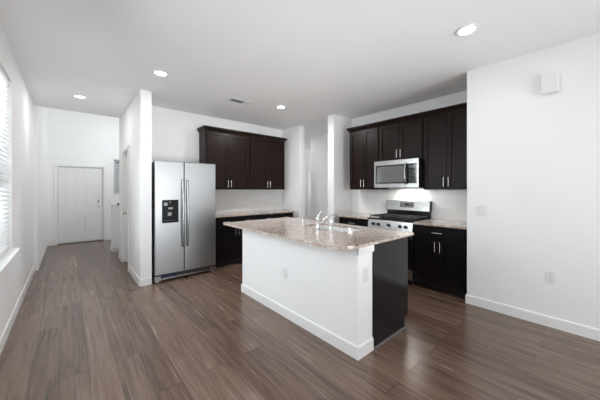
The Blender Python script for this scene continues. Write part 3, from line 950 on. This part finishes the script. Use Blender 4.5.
MB().box(xc + 0.02, wx1 - 0.02, 0.0015, 0.0028, wz1 - 0.06, wz1 - 0.02).build('display', 'mwin', cpn)
for i in range(3):
    for j in range(5):
        xx = xc + 0.022 + i * 0.034; zz = wz0 + 0.025 + j * 0.036
        MB().box(xx, xx + 0.024, 0.0018, 0.0028, zz, zz + 0.020).build('button', 'dgrey', cpn)
pts = [(xc - 0.025, -0.004, wz0 - 0.005)]
for i in range(13):
    u = i / 12
    pts.append((xc - 0.025, -0.022 - 0.030 * math.sin(PI * u), wz0 + 0.002 + (wz1 - wz0 - 0.004) * u))
pts.append((xc - 0.025, -0.004, wz1 + 0.005))
MB().tube(pts, 0.0135, 12).build('handle', 'steelh', dd, smooth=True)
mb = MB(); mb.box(0.03, MW - 0.03, 0.05, 0.11, -0.006, -e)
for k in range(12): mb.box(0.04 + k * 0.056, 0.08 + k * 0.056, 0.13, 0.30, -0.004, -e)
mb.build('vent_grille', 'dgrey', t)
MB().box(MW * 0.5, MW * 0.5 + 0.10, 0.315, 0.355, -0.003, -e).build('task_lamp', 'lamp', t)
l = bpy.data.lights.new('task_light', 'AREA'); l.shape = 'RECTANGLE'; l.size = 0.30; l.size_y = 0.05; l.energy = 4.5; l.color = (1, 0.96, 0.9)
o = bpy.data.objects.new('task_light', l); COL.objects.link(o); o.parent = t; o.location = (MW * 0.5 + 0.05, 0.33, -0.012)

# ------------------------------------------------------------------ island
IX0, IX1 = 1.757, 1.962          # half wall behind the island cabinets
IY0, IY1 = 1.305, 3.19
IZ = 0.901
mb = MB(); mb.box(IX0, IX1 - 0.002, IY0, IY1, 0, IZ)
structure(mb.build('wall_island', 'wall'))
baseboard('island', [('y', IX0 - e, -1, IY0 - BT, IY1 + BT), ('x', IY0 - e, -1, IX0 - BT, IX1 - 0.002), ('x', IY1 + e, 1, IX0 - BT, IX1 - 0.002)])
mb = MB(); mb.box(IX0 - 0.012, IX0 - e, IY0 - 0.012, IY1 + 0.012, IZ - 0.062, IZ - 0.001); mb.box(IX0 - 0.012, IX1 + 0.012, IY0 - 0.012, IY0 - e, IZ - 0.062, IZ - 0.001)
structure(mb.build('trim_10', 'trim', bevel=0.003))
gi = 'black base cabinets inside the island'
IXF = 2.575
def island_cab(label, y0, y1, sink=False, panel=False):
    # front faces +X: local x -> +Y
    t = base_cabinet(label, (IXF, y0, 0), PI / 2, y1 - y0, IXF - IX1 - 0.001, gi, 1 if sink else 2, IZ - 0.002, True, sink)
    if panel:
        d = IXF - IX1 - 0.001
        mb = MB(); mb.box(-0.012, -e, 0.0, d, 0.11, IZ - 0.004); mb.box(-0.012, -e, 0.065, d, 0.0005, 0.11)
        mb.build('end_panel', 'panel', t, bevel=0.0015)
        mb = MB(); mb.prism_x([(0.065, 0.0005), (d, 0.0005), (d, 0.02), (0.065, 0.02)], -0.026, -0.0125); mb.build('shoe_mould', 'shoe', t, bevel=0.004)
    return t
M['panel'] = mat('espresso_end_panel', (0.0032, 0.0033, 0.004), 0.16, var=0.2, scale=5.0, stretch=(9, 9, 0.8), rvar=0.02, spec=0.45, coat=0.0)
island_cab('black island base cabinet with the flat dark end panel, nearest the viewer', 1.310, 1.655, False, True)
island_cab('black island sink cabinet under the steel sink', 1.657, 2.557, True)
island_cab('black island base cabinet at the fridge end', 2.559, 3.19)
# countertop with rounded corners and a sink cut-out
CX0, CX1, CY0, CY1 = 1.545, 2.675, 1.280, 3.34
SX0, SX1, SY0, SY1 = 2.175, 2.530, 1.75, 2.45
def rounded(x0, x1, y0, y1, rads, n=8):
    pts = []
    for (cx, cy, a0, rr) in ((x1, y0, -PI / 2, rads[0]), (x1, y1, 0, rads[1]), (x0, y1, PI / 2, rads[2]), (x0, y0, PI, rads[3])):
        sx = -1 if cx == x1 else 1; sy = 1 if cy == y0 else -1
        for k in range(n + 1):
            a = a0 + PI / 2 * k / n
            pts.append((cx + sx * rr + rr * math.cos(a), cy + sy * rr + rr * math.sin(a)))
    return pts
def slab_with_hole(name, m, outer, inner, z0, z1, tag):
    bm = bmesh.new()
    def edges(pts, z):
        vs = [bm.verts.new((x, y, z)) for x, y in pts]
        return vs, [bm.edges.new((vs[i], vs[(i + 1) % len(vs)])) for i in range(len(vs))]
    lo = {}
    for z in (z0, z1):
        vo, eo = edges(outer, z); vi, ei = edges(inner, z)
        bmesh.ops.triangle_fill(bm, use_beauty=True, use_dissolve=False, edges=eo + ei)
        lo[z] = (vo, vi)
    for j in (0, 1):
        a, b = lo[z0][j], lo[z1][j]
        for i in range(len(a)):
            bm.faces.new((a[i], a[(i + 1) % len(a)], b[(i + 1) % len(a)], b[i]))
    mb = MB(); mb.bm.free(); mb.bm = bm
    return mb.build(name, m, bevel=0.003, tag=tag)
slab_with_hole('countertop', 'granite', rounded(CX0, CX1, CY0, CY1, (0.015, 0.03, 0.03, 0.22)), rounded(SX0, SX1, SY0, SY1, (0.05,) * 4, 6), IZ + 0.001, IZ + 0.025,
               ('large speckled granite countertop with the sink, on the white island', 'countertop'))
ZT = IZ + 0.025
# undermount double-bowl sink
t = thing('sink', 'stainless steel undermount sink set in the island countertop', 'sink', ((SX0 + SX1) / 2, (SY0 + SY1) / 2, 0.690))
hx, hy = (SX1 - SX0) / 2 + 0.008, (SY1 - SY0) / 2 + 0.008
zt = IZ - 0.690
mb = MB()
w_ = 0.003
mb.box(-hx, hx, -hy, hy, 0, w_)
mb.box(-hx, -hx + w_, -hy, hy, w_, zt); mb.box(hx - w_, hx, -hy, hy, w_, zt); mb.box(-hx + w_, hx - w_, -hy, -hy + w_, w_, zt); mb.box(-hx + w_, hx - w_, hy - w_, hy, w_, zt)
mb.box(-hx + w_, hx - w_, -0.012, 0.012, w_, zt - 0.035)
mb.build('basin', 'sink', t)
for y in (-hy / 2, hy / 2):
    MB().lathe([(0.045, 0), (0.045, 0.004), (0.035, 0.003), (0.012, 0.002), (0, 0.005)], (0, y, w_ + e), (0, 0, 1)).build('drain', 'chrome', t, smooth=True)
# faucet, sprayer, soap pump on the island top
FXx = 2.125
t = thing('faucet', 'chrome single lever kitchen faucet with a long angled spout', 'faucet', (FXx, 2.13, ZT + e))
MB().lathe([(0.030, 0), (0.031, 0.008), (0.022, 0.014), (0.019, 0.03), (0.019, 0.095), (0.021, 0.10), (0.021, 0.118), (0.014, 0.130), (0, 0.133)], (0, 0, 0)).build('body', 'chrome', t, smooth=True)
MB().tube([(0.012, 0, 0.045), (0.05, -0.004, 0.070), (0.115, -0.01, 0.112), (0.165, -0.014, 0.134), (0.215, -0.017, 0.143), (0.245, -0.019, 0.140), (0.255, -0.02, 0.124)], [0.012, 0.011, 0.010, 0.010, 0.010, 0.011, 0.012], 12).build('spout', 'chrome', t, smooth=True)
MB().tube([(0, 0, 0.125), (0.010, -0.006, 0.155), (0.026, -0.016, 0.185), (0.040, -0.026, 0.198)], [0.0075, 0.0055, 0.0055, 0.008], 10).build('lever', 'chrome', t, smooth=True)
t = thing('side_sprayer', 'chrome side sprayer standing right of the faucet', 'sprayer', (FXx + 0.015, 1.945, ZT + e))
MB().lathe([(0.022, 0), (0.022, 0.006), (0.016, 0.012), (0.014, 0.03), (0, 0.031)], (0, 0, 0)).build('holder', 'chrome', t, smooth=True)
MB().lathe([(0.011, 0.0), (0.012, 0.03), (0.015, 0.055), (0.017, 0.085), (0.012, 0.092), (0, 0.093)], (0, 0, 0.0315), (0.12, 0, 1)).build('spray_head', 'chrome', t, smooth=True)
t = thing('soap_dispenser', 'small metal soap pump standing left of the faucet', 'soap dispenser', (FXx - 0.01, 2.37, ZT + e))
MB().lathe([(0.022, 0), (0.022, 0.005), (0.013, 0.010), (0.012, 0.085), (0.017, 0.09), (0.018, 0.105), (0.012, 0.112), (0, 0.113)], (0, 0, 0)).build('pump', 'nickel', t, smooth=True)
MB().tube([(0, 0, 0.103), (0.03, -0.004, 0.113), (0.062, -0.009, 0.108), (0.068, -0.010, 0.096)], 0.0085, 10).build('nozzle', 'nickel', t, smooth=True)
t = thing('sink_strainer', 'small steel cap on the island granite, nearest the viewer of the sink fittings', 'sink cap', (FXx + 0.03, 1.69, ZT + e))
MB().lathe([(0.024, 0), (0.024, 0.012), (0.019, 0.022), (0.019, 0.05), (0.015, 0.056), (0, 0.057)], (0, 0, 0)).build('cap', 'chrome', t, smooth=True)

# ------------------------------------------------------------------ electrics and fittings
def plate(name, label, cat, loc, rz, kind, w_=0.072, h_=0.116, group=None):
    t = thing(name, label, cat, loc, rz, group)
    MB().box(-w_ / 2, w_ / 2, -0.006, -e, -h_ / 2, h_ / 2).build('cover_plate', 'white', t, bevel=0.003)
    if kind == 'outlet':
        for s in (-1, 1):
            rc = MB().box(-0.017, 0.017, -0.0085, -0.0062, s * 0.021 - 0.014, s * 0.021 + 0.014).build('receptacle', 'whiteb', t, bevel=0.003)
            mb = MB()
            for x in (-0.007, 0.007): mb.box(x - 0.0013, x + 0.0013, -0.0092, -0.0086, s * 0.021 - 0.003, s * 0.021 + 0.006)
            mb.box(-0.002, 0.002, -0.0092, -0.0086, s * 0.021 - 0.010, s * 0.021 - 0.006)
            mb.build('slot', 'slot', rc)
    else:
        n = kind
        for k in range(n):
            x = (k - (n - 1) / 2) * 0.046
            MB().prism_x([(-0.0062, -0.033), (-0.0062, 0.033), (-0.0085, 0.033), (-0.0115, -0.033)], x - 0.017, x + 0.017).build('rocker', 'whiteb', t, bevel=0.001)
    for s in (-1, 1):
        MB().lathe([(0.003, 0), (0.003, 0.001), (0, 0.0012)], (0, -0.0062, s * (0.049 if kind == 'outlet' else 0.049)), (0, -1, 0), 10).build('screw', 'grey', t)
    return t
plate('light_switch', 'white double rocker switch plate on the blank right wall', 'light switch', (XR - e, 0.93, 1.13), R90, 2, 0.118)
plate('wall_outlet', 'white wall outlet low on the blank right wall', 'outlet', (XR - e, 0.35, 0.49), R90, 'outlet')
plate('wall_outlet', 'white outlet on the long white side of the island', 'outlet', (IX0 - e, 2.25, 0.47), R90, 'outlet')
plate('wall_outlet', 'white outlet on the narrow end of the island half wall', 'outlet', (1.86, IY0 - e, 0.66), 0, 'outlet')
plate('light_switch', 'white switch plate on the front wall beside the entry door', 'light switch', (0.845, YD - e, 1.02), 0, 1)

t = thing('door_chime', 'white box mounted high on the right wall below the ceiling', 'door chime', (XR - e, 0.352, 2.325), R90)
MB().box(-0.060, 0.060, -0.012, -e, 0.008, 0.190).build('back_plate', 'whiteb', t, bevel=0.002)
MB().hull([(-0.068, -0.0125, 0.0), (0.068, -0.0125, 0.0), (0.068, -0.0125, 0.198), (-0.068, -0.0125, 0.198)],
          [(-0.064, -0.052, 0.004), (0.064, -0.052, 0.004), (0.064, -0.052, 0.194), (-0.064, -0.052, 0.194)]).build('cover', 'white', t, bevel=0.004)

t = thing('ceiling_vent', 'white ceiling air vent with louvers above the fridge run', 'vent', (2.08, 3.86, ZC - 0.0005))
vw, vh = 0.18, 0.085
mb = MB(); f = 0.020
mb.box(-vw, vw, -vh, -vh + f, -0.008, 0); mb.box(-vw, vw, vh - f, vh, -0.008, 0)
mb.box(-vw, -vw + f, -vh + f, vh - f, -0.008, 0); mb.box(vw - f, vw, -vh + f, vh - f, -0.008, 0)
mb.box(0.050, 0.056, -vh + f, vh - f, -0.008, 0)
mb.build('frame', 'white', t, bevel=0.002)
MB().box(-vw + f, vw - f, -vh + f, vh - f, -0.002, -0.0005).build('duct_shade', 'shadow', t)  # flat grey sheet standing in for the shade inside the duct
mb = MB()
for k in range(6):
    y = -vh + f + 0.008 + k * 0.0195
    mb.hull([(-vw + f, y, -0.009), (0.05, y, -0.009), (0.05, y + 0.003, -0.009), (-vw + f, y + 0.003, -0.009)],
            [(-vw + f, y + 0.006, -0.0022), (0.05, y + 0.006, -0.0022), (0.05, y + 0.009, -0.0022), (-vw + f, y + 0.009, -0.0022)])
mb.build('louvers', 'grey', t)
mb = MB()
for k in range(7):
    x = 0.060 + k * 0.0145
    mb.hull([(x, -vh + f, -0.009), (x + 0.003, -vh + f, -0.009), (x + 0.003, vh - f, -0.009), (x, vh - f, -0.009)],
            [(x - 0.006, -vh + f, -0.0022), (x - 0.003, -vh + f, -0.0022), (x - 0.003, vh - f, -0.0022), (x - 0.006, vh - f, -0.0022)])
mb.build('louvers', 'white', t)

def recessed(label, x, y, power):
    t = thing('recessed_light', label, 'ceiling light', (x, y, ZC - 0.0005), 0, 'round recessed ceiling lights')
    MB().lathe([(0.064, 0), (0.090, 0), (0.090, -0.004), (0.086, -0.010), (0.070, -0.012), (0.063, -0.004)], (0, 0, 0), seg=40).build('trim_ring', 'white', t, smooth=True)
    MB().lathe([(0.0, -0.0065), (0.045, -0.0062), (0.0625, -0.0045), (0.0625, -0.001), (0, -0.001)], (0, 0, 0), seg=40).build('lens', 'lamp', t, smooth=True)
    l = bpy.data.lights.new('downlight', 'AREA')
    l.shape = 'DISK'; l.size = 0.11; l.energy = power; l.color = (0.99, 0.985, 0.98)
    o = bpy.data.objects.new('downlight', l); COL.objects.link(o); o.parent = t; o.location = (0, 0, -0.014)
recessed('round lit recessed ceiling light in front of the fridge', 0.845, 3.55, 7)
recessed('round lit recessed ceiling light at the hallway, farthest left', 0.125, 5.25, 7)
recessed('round lit recessed ceiling light in the back of the kitchen, right of the air vent', 2.75, 3.65, 27)
recessed('round lit recessed ceiling light nearest the viewer, by the right wall', 2.665, 0.80, 4)
recessed('added unseen recessed ceiling light above and behind the viewer, by the left window', 0.845, -1.60, 8)  # unseen lamp added to soften the room light
recessed('added unseen recessed ceiling light behind the viewer, by the right wall', 2.64, -1.60, 6)  # second unseen lamp added as fill from behind
recessed('added unseen recessed ceiling light brightening the rear passage behind the kitchen', 4.40, 5.60, 5)  # hidden lamp added to light the passage walls
